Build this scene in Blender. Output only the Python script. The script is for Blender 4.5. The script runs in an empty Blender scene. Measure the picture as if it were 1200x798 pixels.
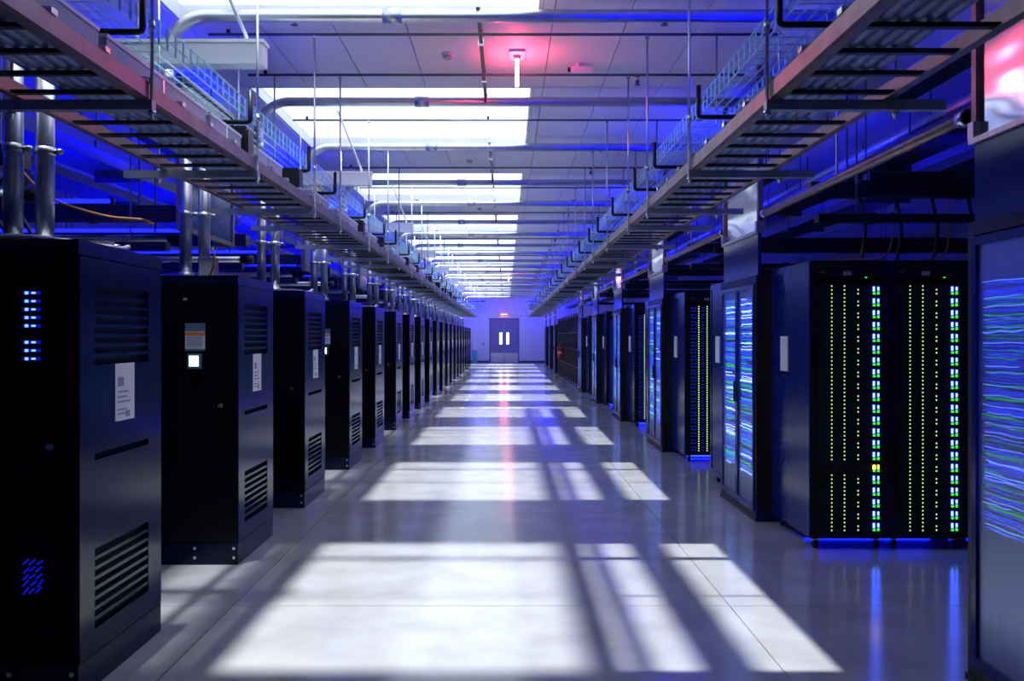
import bpy, math, random
from mathutils import Vector, Matrix

# ------------------------------------------------------------------ camera, sky, sun, exposure
sc = bpy.context.scene
COL = sc.collection
H = 1.58                       # eye height
cam_d = bpy.data.cameras.new('camera')
cam_d.sensor_width = 36.0
cam_d.lens = 1060.0 / 1200.0 * 36.0
cam_d.shift_x = 7.0 / 1200.0
cam_d.shift_y = -5.0 / 1200.0
cam_d.clip_start = 0.05
cam_d.clip_end = 300
cam = bpy.data.objects.new('camera', cam_d)
COL.objects.link(cam)
cam.location = (0, 0, H)
cam.rotation_euler = (math.pi / 2, 0, 0)
sc.camera = cam

world = bpy.data.worlds.new('sky')
sc.world = world
world.use_nodes = True
bg = world.node_tree.nodes['Background']
bg.inputs[0].default_value = (0.74, 0.85, 1.0, 1)
bg.inputs[1].default_value = 1.6

# the high sun, and an added second sun for the right floor strip
SLOPE1, SLOPE2 = 0.035, 0.345
for nm, sl, en, an in (('sun', SLOPE1, 4.9, 3.2), ('added_second_sun', SLOPE2, 4.8, 0.85)):
    sun_d = bpy.data.lights.new(nm, 'SUN')
    sun_d.energy = en
    sun_d.angle = math.radians(an)
    sun_d.color = (0.97, 0.985, 1.0)
    sun = bpy.data.objects.new(nm, sun_d)
    COL.objects.link(sun)
    sun.rotation_euler = Vector((sl, 0.06, -1.0)).to_track_quat('-Z', 'Y').to_euler()
    sun.location = (-30 * sl, -2, 30)

sc.view_settings.view_transform = 'Standard'
sc.view_settings.look = 'None'
sc.view_settings.gamma = 1.0
sc.view_settings.use_curve_mapping = False
sc.view_settings.exposure = 0.55
BLUE_STRENGTH = 120.0
RED_STRENGTH = 170.0

PI = math.pi
PER = 4.45                     # bay pitch of the hall
CEIL = 3.90
YB = 54.0                      # far wall
R = random.Random(7)
ORD = ['first', 'second', 'third', 'fourth', 'fifth', 'sixth', 'seventh', 'eighth', 'ninth', 'tenth', 'eleventh',
       'twelfth', 'thirteenth', 'fourteenth', 'fifteenth', 'sixteenth', 'seventeenth', 'eighteenth', 'nineteenth',
       'twentieth', 'twenty-first', 'twenty-second', 'twenty-third', 'twenty-fourth', 'twenty-fifth', 'twenty-sixth',
       'twenty-seventh', 'twenty-eighth', 'twenty-ninth', 'thirtieth', 'thirty-first', 'thirty-second', 'thirty-third',
       'thirty-fourth', 'thirty-fifth', 'thirty-sixth', 'thirty-seventh', 'thirty-eighth', 'thirty-ninth', 'fortieth']

# ------------------------------------------------------------------ materials
def mat(name, col, rough=0.5, metal=0.0, var=0.12, scale=6.0, bump=0.0, spec=0.5, stretch=(1, 1, 1), coat=0.0, rvar=0.0):
    m = bpy.data.materials.new(name)
    m.use_nodes = True
    nt = m.node_tree
    b = nt.nodes['Principled BSDF']
    b.inputs['Roughness'].default_value = rough
    b.inputs['Metallic'].default_value = metal
    b.inputs['Specular IOR Level'].default_value = spec
    if coat:
        b.inputs['Coat Weight'].default_value = coat
        b.inputs['Coat Roughness'].default_value = 0.1
    tc = nt.nodes.new('ShaderNodeTexCoord')
    mp = nt.nodes.new('ShaderNodeMapping')
    mp.inputs['Scale'].default_value = stretch
    nz = nt.nodes.new('ShaderNodeTexNoise')
    nz.inputs['Scale'].default_value = scale
    nz.inputs['Detail'].default_value = 5
    cr = nt.nodes.new('ShaderNodeValToRGB')
    cr.color_ramp.elements[0].position = 0.3
    cr.color_ramp.elements[1].position = 0.7
    cr.color_ramp.elements[0].color = (*[c * (1 - var) for c in col], 1)
    cr.color_ramp.elements[1].color = (*[min(1, c * (1 + var)) for c in col], 1)
    nt.links.new(tc.outputs['Object'], mp.inputs['Vector'])
    nt.links.new(mp.outputs[0], nz.inputs['Vector'])
    nt.links.new(nz.outputs['Fac'], cr.inputs['Fac'])
    nt.links.new(cr.outputs['Color'], b.inputs['Base Color'])
    if rvar:
        mr = nt.nodes.new('ShaderNodeMapRange')
        mr.inputs['To Min'].default_value = max(0.02, rough - rvar)
        mr.inputs['To Max'].default_value = rough + rvar
        nt.links.new(nz.outputs['Fac'], mr.inputs['Value'])
        nt.links.new(mr.outputs[0], b.inputs['Roughness'])
    if bump:
        bp = nt.nodes.new('ShaderNodeBump')
        bp.inputs['Strength'].default_value = bump
        bp.inputs['Distance'].default_value = 0.01
        nt.links.new(nz.outputs['Fac'], bp.inputs['Height'])
        nt.links.new(bp.outputs[0], b.inputs['Normal'])
    return m

def emit(name, col, strength, sample=True):
    m = bpy.data.materials.new(name)
    m.use_nodes = True
    nt = m.node_tree
    for n in list(nt.nodes):
        nt.nodes.remove(n)
    e = nt.nodes.new('ShaderNodeEmission')
    e.inputs[0].default_value = (*col, 1)
    e.inputs[1].default_value = strength
    o = nt.nodes.new('ShaderNodeOutputMaterial')
    nt.links.new(e.outputs[0], o.inputs[0])
    if not sample:
        m.cycles.emission_sampling = 'NONE'
    return m

M = {}
M['concrete'] = mat('polished_concrete', (0.47, 0.47, 0.465), 0.15, 0, 0.13, 2.6, 0.0, 0.5, rvar=0.03)
M['joint'] = mat('joint_filler', (0.16, 0.09, 0.06), 0.8)
M['panel'] = mat('ceiling_panel_white', (0.74, 0.75, 0.78), 0.6, 0, 0.03, 3)
M['deck'] = mat('roof_deck', (0.12, 0.12, 0.14), 0.8)
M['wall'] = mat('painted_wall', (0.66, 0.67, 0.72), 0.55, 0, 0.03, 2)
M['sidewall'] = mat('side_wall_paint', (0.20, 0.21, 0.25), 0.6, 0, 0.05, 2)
M['base'] = mat('baseboard_dark', (0.05, 0.06, 0.09), 0.5)
M['curb'] = mat('skylight_curb_white', (0.8, 0.8, 0.8), 0.5, 0, 0.02)
M['cab'] = mat('cabinet_black_bluelit', (0.003, 0.007, 0.04), 0.17, 0, 0.1, 40, 0.004, 0.2)  # black paint with the blue lamplight tinted into its base
M['cabfront_shaded'] = mat('cabinet_front_shaded', (0.0025, 0.0028, 0.006), 0.3, 0, 0.1, 40, 0.0, 0.2)  # darker copy of the cabinet paint; the front's shade is in the colour
M['cabdark'] = mat('cabinet_void_black', (0.004, 0.004, 0.005), 0.7, 0, 0.1)
M['satin'] = mat('satin_panel_bluelit', (0.006, 0.017, 0.17), 0.17, 0, 0.1, 30, 0.004, 0.2)  # blue light falling on these panels is mixed into the base colour
M['galv'] = mat('galvanised_steel', (0.58, 0.60, 0.63), 0.38, 0.95, 0.16, 14, 0.0, rvar=0.08)
M['conduit'] = mat('conduit_steel', (0.66, 0.68, 0.71), 0.36, 0.95, 0.1, 8)
M['rail'] = mat('ladder_rail_steel', (0.26, 0.19, 0.19), 0.42, 0.7, 0.2, 10)
M['rung'] = mat('ladder_rung_dark', (0.05, 0.05, 0.06), 0.45, 0.5)
M['strut'] = mat('strut_grey', (0.14, 0.15, 0.19), 0.45, 0.7)
M['channel'] = mat('support_channel_zinc', (0.34, 0.39, 0.48), 0.4, 0.5)
M['blackmetal'] = mat('black_metal', (0.012, 0.012, 0.015), 0.4, 0.3)
M['basket'] = mat('basket_wire_zinc', (0.45, 0.82, 0.88), 0.45, 0.1)
M['white'] = mat('white_enamel', (0.75, 0.76, 0.78), 0.4, 0, 0.03)
M['grey'] = mat('grey_raceway', (0.40, 0.40, 0.43), 0.5, 0, 0.06)
M['cable'] = mat('blue_grey_cable', (0.16, 0.22, 0.50), 0.45, 0, 0.15)
M['cableblack'] = mat('black_cable', (0.015, 0.015, 0.018), 0.5)
M['cableorange'] = mat('orange_fibre_cable', (0.55, 0.22, 0.04), 0.5)
M['cableyellow'] = mat('yellow_cable', (0.75, 0.52, 0.03), 0.5)
M['cablewhite'] = mat('white_flex_conduit', (0.7, 0.7, 0.72), 0.5)
M['paper'] = mat('white_paper', (0.80, 0.80, 0.82), 0.7, 0, 0.03)
M['ink'] = mat('grey_print', (0.30, 0.32, 0.40), 0.7)
M['orange'] = mat('orange_label', (0.80, 0.20, 0.03), 0.6)
M['bluelabel'] = mat('blue_grey_label', (0.10, 0.18, 0.26), 0.5)
M['doorpaint'] = mat('door_grey_blue_paint', (0.20, 0.21, 0.36), 0.45, 0, 0.04)
M['doorframe'] = mat('door_frame_paint', (0.12, 0.13, 0.24), 0.5)
M['kick'] = mat('kick_plate_steel', (0.55, 0.55, 0.56), 0.35, 0.9)
M['redpaint'] = mat('red_enamel', (0.60, 0.02, 0.02), 0.3)
M['rubber'] = mat('caster_black', (0.01, 0.01, 0.01), 0.6)
M['cyanbox'] = mat('teal_enclosure', (0.10, 0.45, 0.55), 0.4)
M['bolt'] = mat('zinc_bolt', (0.7, 0.72, 0.75), 0.25, 0.9)

M['led_blue_tube'] = emit('blue_tube_light', (0.0006, 0.0012, 1.0), BLUE_STRENGTH)
M['led_blue_up'] = emit('blue_uplight', (0.0006, 0.0012, 1.0), 26.0)
M['led_blue_under'] = emit('blue_underglow', (0.002, 0.006, 1.0), 30.0)
M['red_lamp'] = emit('red_lamp', (1.0, 0.07, 0.13), RED_STRENGTH)
M['red_exit'] = emit('red_exit_light', (1.0, 0.08, 0.10), 30.0)
M['led_green'] = emit('led_green', (0.40, 0.60, 0.24), 1.3, False)
M['led_green2'] = emit('led_green_status', (0.03, 0.55, 0.05), 1.4, False)
M['led_white'] = emit('led_blue_white', (0.03, 0.055, 1.0), 16.0, False)
M['led_dimblue'] = emit('led_dim_blue', (0.008, 0.012, 0.9), 0.32, False)
M['led_rowblue'] = emit('led_row_blue', (0.01, 0.03, 0.9), 0.30, False)
M['led_amber'] = emit('led_amber', (1.0, 0.55, 0.05), 6.0, False)
M['led_red'] = emit('led_red', (1.0, 0.05, 0.08), 3.0, False)
M['strand_blue'] = emit('strand_blue', (0.02, 0.06, 1.0), 3.2, False)
M['strand_white'] = emit('strand_ice_blue', (0.35, 0.55, 1.0), 4.5, False)
M['strand_green'] = emit('strand_green', (0.02, 0.70, 0.25), 1.8, False)
M['strand_blue_near'] = emit('strand_blue_near', (0.01, 0.03, 1.0), 1.7, False)
M['strand_white_near'] = emit('strand_ice_near', (0.10, 0.22, 1.0), 2.6, False)
M['strand_green_near'] = emit('strand_green_near', (0.01, 0.55, 0.10), 1.0, False)
M['screen'] = emit('lit_screen', (0.55, 0.80, 1.0), 2.5, False)
M['litglass'] = emit('lit_window', (0.9, 0.92, 1.0), 1.6, False)

def thin_glass():
    m = bpy.data.materials.new('clear_glazing'); m.use_nodes = True
    nt = m.node_tree
    for n in list(nt.nodes): nt.nodes.remove(n)
    o = nt.nodes.new('ShaderNodeOutputMaterial'); t = nt.nodes.new('ShaderNodeBsdfTransparent')
    t.inputs[0].default_value = (0.97, 0.985, 1.0, 1)
    g = nt.nodes.new('ShaderNodeBsdfGlossy'); g.inputs['Roughness'].default_value = 0.05
    mx = nt.nodes.new('ShaderNodeMixShader'); mx.inputs[0].default_value = 0.06
    nt.links.new(t.outputs[0], mx.inputs[1]); nt.links.new(g.outputs[0], mx.inputs[2]); nt.links.new(mx.outputs[0], o.inputs[0])
    return m
M['glazing'] = thin_glass()

def mesh_pane():
    # fine perforated steel seen from afar: part see-through, part brushed metal
    m = bpy.data.materials.new('perforated_door_mesh'); m.use_nodes = True
    nt = m.node_tree
    for n in list(nt.nodes): nt.nodes.remove(n)
    o = nt.nodes.new('ShaderNodeOutputMaterial'); t = nt.nodes.new('ShaderNodeBsdfTransparent')
    p = nt.nodes.new('ShaderNodeBsdfPrincipled')
    p.inputs['Metallic'].default_value = 0.9; p.inputs['Roughness'].default_value = 0.34
    tc = nt.nodes.new('ShaderNodeTexCoord'); mp = nt.nodes.new('ShaderNodeMapping'); mp.inputs['Scale'].default_value = (1, 60, 0.4)
    nz = nt.nodes.new('ShaderNodeTexNoise'); nz.inputs['Scale'].default_value = 3
    cr = nt.nodes.new('ShaderNodeValToRGB')
    cr.color_ramp.elements[0].color = (0.34, 0.42, 0.68, 1); cr.color_ramp.elements[1].color = (0.54, 0.64, 0.95, 1)
    nt.links.new(tc.outputs['Object'], mp.inputs[0]); nt.links.new(mp.outputs[0], nz.inputs['Vector'])
    nt.links.new(nz.outputs['Fac'], cr.inputs[0]); nt.links.new(cr.outputs[0], p.inputs['Base Color'])
    mx = nt.nodes.new('ShaderNodeMixShader'); mx.inputs[0].default_value = 0.48
    nt.links.new(t.outputs[0], mx.inputs[1]); nt.links.new(p.outputs[0], mx.inputs[2]); nt.links.new(mx.outputs[0], o.inputs[0])
    return m
M['mesh'] = mesh_pane()

def foil():
    m = mat('mirror_steel_sheet', (0.70, 0.71, 0.75), 0.10, 1.0, 0.03, 2)
    nt = m.node_tree; b = nt.nodes['Principled BSDF']
    tc = nt.nodes.new('ShaderNodeTexCoord'); mp = nt.nodes.new('ShaderNodeMapping'); mp.inputs['Scale'].default_value = (1, 0.5, 2.2)
    nz = nt.nodes.new('ShaderNodeTexNoise'); nz.inputs['Scale'].default_value = 1.6; nz.inputs['Detail'].default_value = 1
    bp = nt.nodes.new('ShaderNodeBump'); bp.inputs['Strength'].default_value = 0.25; bp.inputs['Distance'].default_value = 0.05
    nt.links.new(tc.outputs['Object'], mp.inputs[0]); nt.links.new(mp.outputs[0], nz.inputs['Vector'])
    nt.links.new(nz.outputs['Fac'], bp.inputs['Height']); nt.links.new(bp.outputs[0], b.inputs['Normal'])
    return m
M['foil'] = foil()

# ------------------------------------------------------------------ mesh helpers
class MB:
    def __init__(s):
        s.v = []; s.f = []; s.smooth = []
    def box(s, x0, x1, y0, y1, z0, z1):
        n = len(s.v)
        s.v += [(x0, y0, z0), (x1, y0, z0), (x1, y1, z0), (x0, y1, z0), (x0, y0, z1), (x1, y0, z1), (x1, y1, z1), (x0, y1, z1)]
        for q in ((0, 3, 2, 1), (4, 5, 6, 7), (0, 1, 5, 4), (1, 2, 6, 5), (2, 3, 7, 6), (3, 0, 4, 7)):
            s.f.append(tuple(n + i for i in q)); s.smooth.append(False)
        return s
    def tube(s, pts, r, n=10, cap=True):
        pts = [Vector(p) for p in pts]
        base = len(s.v); m = len(pts)
        t0 = (pts[1] - pts[0]).normalized()
        up = Vector((0, 0, 1)) if abs(t0.z) < 0.9 else Vector((0, 1, 0))
        a = t0.cross(up).normalized()
        for i, p in enumerate(pts):
            if i == 0: t = t0
            elif i == m - 1: t = (pts[i] - pts[i - 1]).normalized()
            else: t = ((pts[i] - pts[i - 1]).normalized() + (pts[i + 1] - pts[i]).normalized()).normalized()
            a = (a - t * a.dot(t)).normalized()
            b = t.cross(a)
            rr = r[i] if isinstance(r, (list, tuple)) else r
            for k in range(n):
                th = 2 * PI * k / n
                s.v.append(tuple(p + (a * math.cos(th) + b * math.sin(th)) * rr))
        for i in range(m - 1):
            for k in range(n):
                k2 = (k + 1) % n
                s.f.append((base + i * n + k, base + i * n + k2, base + (i + 1) * n + k2, base + (i + 1) * n + k)); s.smooth.append(n > 5)
        if cap:
            s.f.append(tuple(base + k for k in reversed(range(n)))); s.smooth.append(False)
            s.f.append(tuple(base + (m - 1) * n + k for k in range(n))); s.smooth.append(False)
        return s
    def sheet(s, fn, nu, nv):
        base = len(s.v)
        for i in range(nu + 1):
            for j in range(nv + 1):
                s.v.append(fn(i / nu, j / nv))
        for i in range(nu):
            for j in range(nv):
                a = base + i * (nv + 1) + j
                s.f.append((a, a + nv + 1, a + nv + 2, a + 1)); s.smooth.append(True)
        return s
    def mesh(s, name, m):
        me = bpy.data.meshes.new(name)
        me.from_pydata(s.v, [], s.f)
        me.materials.append(M[m] if isinstance(m, str) else m)
        me.polygons.foreach_set('use_smooth', s.smooth)
        me.update()
        return me
    def build(s, name, m, parent=None, loc=None):
        return obj(name, s.mesh(name, m), parent, loc)

def obj(name, me, parent=None, loc=None):
    o = bpy.data.objects.new(name, me)
    COL.objects.link(o)
    if parent: o.parent = parent
    if loc: o.location = loc
    return o
def tag(o, label, cat, group=None, kind=None):
    o['label'] = label; o['category'] = cat
    if group: o['group'] = group
    if kind: o['kind'] = kind
    return o
def thing(name, label, cat, loc=(0, 0, 0), group=None):
    o = bpy.data.objects.new(name, None); COL.objects.link(o)
    o.location = loc
    o.empty_display_size = 0.1
    return tag(o, label, cat, group)
def struct(o, label=None):
    o['kind'] = 'structure'
    if label: o['label'] = label
    return o
KIDS = {}
def copy_tree(o, parent=None, skip=()):
    c = o.copy(); COL.objects.link(c); c.parent = parent
    for ch in list(o.children):
        if ch.name.split('.')[0] in skip: continue
        copy_tree(ch, c, skip)
    return c
def B(*a): return MB().box(*a)
def arc(cx, cz, r, a0, a1, y, n=8):
    return [(cx + r * math.cos(a0 + (a1 - a0) * i / n), y, cz + r * math.sin(a0 + (a1 - a0) * i / n)) for i in range(n + 1)]

# ------------------------------------------------------------------ setting: floor
floor = B(-7.2, 7.2, -3.2, YB + 0.2, -0.30, -0.012).build('floor', 'joint')
struct(floor, 'polished grey concrete floor slab field with sawn joints')
xs = [-7.2, -4.4, -1.60, 1.31, 4.2, 7.2]
ys = [-3.2, 0.85] + [5.3 + PER * k for k in range(11)] + [YB + 0.2]
g = 0.003
for i in range(len(xs) - 1):
    for j in range(len(ys) - 1):
        B(xs[i] + g, xs[i + 1] - g, ys[j] + g, ys[j + 1] - g, -0.02, 0).build('floor_slab', 'concrete', floor)
# ------------------------------------------------------------------ setting: ceiling, skylights
SK = [(4.0 + PER * k, 6.68 + PER * k) for k in range(11)]       # along the hall
SKX = (-2.42, 0.26)
deck = MB()
prev = -3.2
for (a, b) in SK:
    deck.box(-7.2, 7.2, prev, a, 3.93, 3.99)
    deck.box(-7.2, SKX[0], a, b, 3.93, 3.99); deck.box(SKX[1], 7.2, a, b, 3.93, 3.99)
    prev = b
deck.box(-7.2, 7.2, prev, YB + 0.2, 3.93, 3.99)
ceiling = deck.build('ceiling', 'deck')
struct(ceiling, 'white panelled ceiling between the skylights')
cx = [-0.20 + 0.546 * n for n in range(-5, 8)]                       # panel joints across
def panel(x0, x1, y0, y1):
    B(x0 + 0.004, x1 - 0.004, y0 + 0.004, y1 - 0.004, CEIL, 3.928).build('ceiling_panel', 'panel', ceiling)
rows = [(-3.2, SK[0][0], False)]
for k, (a, b) in enumerate(SK):
    rows.append((a, b, True))
    rows.append((b, SK[k + 1][0] if k + 1 < len(SK) else YB, False))
for (a, b, sky) in rows:
    for i in range(len(cx) - 1):
        x0, x1 = cx[i], cx[i + 1]
        if not sky: panel(x0, x1, a, b)
        else:
            if x0 >= SKX[1]: panel(x0, x1, a, b)
            elif x1 > SKX[1] and x1 - SKX[1] > 0.02: panel(SKX[1], x1, a, b)
            elif x0 < SKX[0] - 0.02: panel(x0, SKX[0], a, b)
    for (x0, x1) in ((-7.2, cx[0]), (cx[-1], 7.2)):
        panel(x0, x1, a, b)
n = 0
for (X0, X1) in (SKX,):
    for (a, b) in SK:
        n += 1
        w = MB()
        t = 0.03
        w.box(X0, X0 + t, a, b, 3.905, 4.02).box(X1 - t, X1, a, b, 3.905, 4.02).box(X0 + t, X1 - t, a, a + t, 3.905, 4.02).box(X0 + t, X1 - t, b - t, b, 3.905, 4.02)
        wo = w.build('window_%d' % n, 'curb'); struct(wo, 'skylight in the ceiling glowing white with daylight')
        B(X0 + t, X1 - t, a + t, b - t, 4.0, 4.008).build('pane', 'glazing', wo)
        pl = bpy.data.lights.new('skylight_portal', 'AREA'); pl.shape = 'RECTANGLE'; pl.size = X1 - X0 - 2 * t; pl.size_y = b - a - 2 * t
        pl.cycles.is_portal = True
        po = bpy.data.objects.new('skylight_portal', pl); COL.objects.link(po); po.location = ((X0 + X1) / 2, (a + b) / 2, 4.015); po.parent = wo
# unseen bridge added over the roof; it shades the second sun into floor stripes
pb = MB()
k9 = 9.0 * SLOPE2
for xf, r in ((0.515, 0.05), (0.66, 0.055), (1.06, 0.14)):
    pb.tube([(xf - k9, -3, 9.0), (xf - k9, 19.2, 9.0)], r, 10)
pb.box(-1.25 - k9, 0.42 - k9, -3, 19.2, 8.95, 9.35)
for y in (-2.9, 1.5):
    pb.box(-1.3 - k9, 1.4 - k9, y, y + 0.08, 8.80, 8.92)
    pb.box(-1.3 - k9, -1.22 - k9, y, y + 0.08, 3.99, 8.80).box(1.32 - k9, 1.4 - k9, y, y + 0.08, 3.99, 8.80)
struct(pb.build('shade_bridge_1', 'white'), 'unseen duct and pipe bridge added above the roof for its shadow')
# ------------------------------------------------------------------ setting: walls, door
struct(B(-7.2, -1.0, YB, YB + 0.2, 0, 3.9).box(0.79, 7.2, YB, YB + 0.2, 0, 3.9).box(-1.0, 0.79, YB, YB + 0.2, 2.66, 3.9).box(-1.0, 0.79, YB + 0.15, YB + 0.2, 0, 2.66).build('wall_back', 'wall'), 'pale end wall round the double door')
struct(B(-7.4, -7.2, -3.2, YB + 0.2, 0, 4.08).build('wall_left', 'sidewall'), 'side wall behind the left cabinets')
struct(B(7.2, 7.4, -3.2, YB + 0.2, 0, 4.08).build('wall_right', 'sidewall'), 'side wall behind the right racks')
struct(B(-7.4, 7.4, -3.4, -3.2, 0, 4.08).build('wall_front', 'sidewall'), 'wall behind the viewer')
struct(B(-7.2, -1.0, YB - 0.015, YB, 0, 0.12).box(0.79, 7.2, YB - 0.015, YB, 0, 0.12).build('baseboard_back', 'base'), 'dark baseboard along the end wall')
dr = bpy.data.objects.new('door_1', None); COL.objects.link(dr); dr.location = (-0.105, YB + 0.02, 0)
struct(dr, 'grey-blue double door with lit vision panes and steel kick plates')
B(-0.895, -0.83, 0, 0.11, 0, 2.66).box(0.83, 0.895, 0, 0.11, 0, 2.66).box(-0.83, 0.83, 0, 0.11, 2.59, 2.66).build('door_frame', 'doorframe', dr)
for s in (-1, 1):
    x0, x1 = (-0.825, -0.004) if s < 0 else (0.004, 0.825)
    wx0, wx1 = (-0.29, -0.12) if s < 0 else (0.12, 0.29)
    lf = B(x0, wx0, 0.03, 0.08, 0.01, 2.585).box(wx1, x1, 0.03, 0.08, 0.01, 2.585).box(wx0, wx1, 0.03, 0.08, 0.01, 1.10).box(wx0, wx1, 0.03, 0.08, 1.80, 2.585).build('door_leaf', 'doorpaint', dr)
    B(wx0, wx1, 0.05, 0.06, 1.10, 1.80).build('vision_pane', 'litglass', lf)
    B(x0 + 0.02, x1 - 0.02, 0.022, 0.03, 0.03, 0.58).build('kick_plate', 'kick', lf)
    hb = MB().tube([(0.05 * s, 0.03, 1.15), (0.05 * s, -0.02, 1.15), (0.05 * s, -0.02, 0.85), (0.05 * s, 0.03, 0.85)], 0.012, 6)
    hb.build('door_handle', 'blackmetal', lf)

# ------------------------------------------------------------------ left row: power cabinets
CY = [3.914, 6.246, 8.31, 10.69, 12.80, 15.20, 17.37, 19.6, 21.85, 24.15, 26.4, 28.7, 30.9, 33.2, 35.4, 37.7, 39.9, 42.2, 44.4, 46.7]
CW, CD, CH = 1.0, 0.95, 2.0
def louvre_side(root):
    # the panel lies on the aisle face (x = 0), frame pieces round the louvre openings
    zA0, zA1, zB0, zB1, zC0, zC1 = 0.262, 0.623, 1.022, 1.053, 1.45, 1.806
    y0, y1 = 0.155, 0.765
    b = MB()
    b.box(-0.016, 0, 0.012, y0, 0.155, 1.93).box(-0.016, 0, y1, CD - 0.012, 0.155, 1.93)
    for a, c in ((0.155, zA0), (zA1, zB0), (zB1, zC0), (zC1, 1.93)):
        b.box(-0.016, 0, y0, y1, a, c)
    p = b.build('side_panel', 'cab', root)
    bar = B(-0.014, -0.002, y0, y1, -0.008, 0.008).mesh('louvre_bar', 'cab')
    for (z0, z1) in ((zA0, zA1), (zC0, zC1)):
        for i in range(1, 8):
            obj('louvre_bar', bar, p, (0, 0, z0 + (z1 - z0) * i / 8))
    return p
def make_cabinet():
    r = thing('power_cabinet', 'x', 'cabinet')
    # local origin: floor, aisle-side near corner; body extends to -x and +y
    b = B(-CW, -0.03, 0.03, CD, 0.15, 1.94).build('body', 'cabdark', r)
    b = B(-CW, -0.0, 0, CD, 1.935, 2.0).build('top_cap', 'cab', r)
    p = B(-CW + 0.01, -0.004, 0.006, CD - 0.006, 0.0, 0.148).build('plinth', 'cab', r)
    bm = MB()
    bolt = MB().tube([(0, 0.006, 0), (0, -0.003, 0)], 0.011, 8).mesh('bolt', 'bolt')
    for (x, z) in ((-0.03, 0.05), (-0.03, 0.115), (-0.30, 0.05), (-0.30, 0.115), (-0.97, 0.05), (-0.97, 0.115)):
        obj('bolt', bolt, p, (x, 0.0, z))
    d = B(-CW + 0.012, -0.012, 0.0, 0.025, 0.155, 1.93).build('front_door', 'cabfront_shaded', r)
    MB().tube([(-0.12, 0.0, 1.10), (-0.12, -0.014, 1.10)], 0.016, 10).build('lock', 'bolt', d)
    louvre_side(r)
    pp = B(0.0, 0.002, 0.365, 0.585, 1.175, 1.45)
    pl = pp.build('paper_label', 'paper', r)
    ink = MB()
    ink.box(0.002, 0.0026, 0.39, 0.46, 1.34, 1.385)
    for z in (1.31, 1.285, 1.262, 1.225, 1.205):
        ink.box(0.002, 0.0026, 0.39, 0.39 + R.uniform(0.10, 0.17), z, z + 0.008)
    ink.box(0.002, 0.0026, 0.48, 0.53, 1.19, 1.22)
    ink.build('print', 'ink', pl)
    cm = MB().tube([(0, 0, 2.0), (0, 0, 3.05)], 0.044, 14).mesh('conduit', 'conduit')
    fl = MB().tube([(0, 0, 2.0), (0, 0, 2.05)], 0.058, 14).mesh('base_fitting', 'galv')
    col = MB().tube([(0, 0, 2.46), (0, 0, 2.50)], 0.051, 14).mesh('coupling', 'galv')
    scr = MB().tube([(0.05, 0, 2.48), (0.085, 0, 2.48)], 0.015, 8).mesh('clamp_screw', 'bolt')
    for (x, y) in ((-0.51, 0.42), (-0.40, 0.50)):
        c = obj('conduit', cm, r, (x, y, 0)); obj('coupling', col, c); obj('base_fitting', fl, c); obj('clamp_screw', scr, c)
    return r
proto = make_cabinet()
cabs = []
for i, y in enumerate(CY):
    o = proto if i == 0 else copy_tree(proto)
    o.location = (-1.85, y, 0)
    extra = ''
    if i == 0: extra = 'nearest black power cabinet on the left with blue grille lights on its front'
    elif i in (1, 3): extra = 'black power cabinet with orange warning placard and lit display, %s in the left row' % ORD[i]
    elif i == len(CY) - 1: extra = 'farthest black power cabinet of the left row, nearest the end wall'
    else: extra = 'black louvred power cabinet, %s from the viewer in the left row' % ORD[i]
    tag(o, extra, 'cabinet', 'power cabinets along the left')
    cabs.append(o)
def door_of(c): return [ch for ch in c.children if ch.name.startswith('front_door')][0]
for i in (1, 3):
    d = door_of(cabs[i])
    x0, x1 = -0.365, -0.228
    pk = B(x0, x1, -0.004, 0, 1.49, 1.67).build('placard', 'paper', d)
    pk['label'] = 'white warning placard with orange band and blue header'
    B(x0, x1, -0.006, -0.004, 1.615, 1.67).box(x0, x1, -0.006, -0.004, 1.478, 1.492).build('placard_header', 'bluelabel', d)
    B(x0, x1, -0.006, -0.004, 1.585, 1.606).build('placard_band', 'orange', d)
    ink = MB()
    for z in (1.57, 1.556, 1.542, 1.528, 1.514):
        ink.box(x0 + 0.01, x1 - 0.015, -0.0056, -0.004, z, z + 0.005)
    ink.build('placard_print', 'ink', d)
    dz = 1.355
    fr = B(-0.348, -0.250, -0.010, 0.0, dz, dz + 0.105).build('display_bezel', 'bluelabel', d)
    B(-0.335, -0.270, -0.012, -0.010, dz + 0.018, dz + 0.09).build('display_screen', 'screen', d)
    B(-0.378, -0.352, -0.006, 0, 1.828, 1.845).build('nameplate', 'grey', d)
# blue lights behind two grilles in the nearest cabinet's door
d = door_of(cabs[0])
for (z0, z1, nr) in ((1.465, 1.785, 9), (0.47, 0.62, 5)):
    gr = B(-0.245, -0.155, -0.004, 0, z0 - 0.01, z1 + 0.01).build('grille', 'cabdark', d)
    m = MB(); m2 = MB()
    for i in range(nr):
        z = z0 + (z1 - z0) * (i + 0.5) / nr
        if nr == 9:
            if i in (3,): continue
            m.box(-0.238, -0.162, -0.006, -0.004, z - 0.007, z + 0.007)
            m2.box(-0.228, -0.214, -0.008, -0.006, z - 0.006, z + 0.006).box(-0.20, -0.182, -0.008, -0.006, z - 0.004, z + 0.004)
        else:
            for q in range(3):
                xx = -0.236 + 0.028 * q + R.uniform(-.004, .004)
                m.tube([(xx, -0.006, z - 0.014 + R.uniform(-.006, .006)), (xx + 0.026, -0.006, z + 0.01 + R.uniform(-.006, .006))], 0.004, 4)
    m.build('grille_light', 'led_dimblue', gr)
    if nr == 9: m2.build('bright_light', 'strand_white_near', gr)
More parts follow.
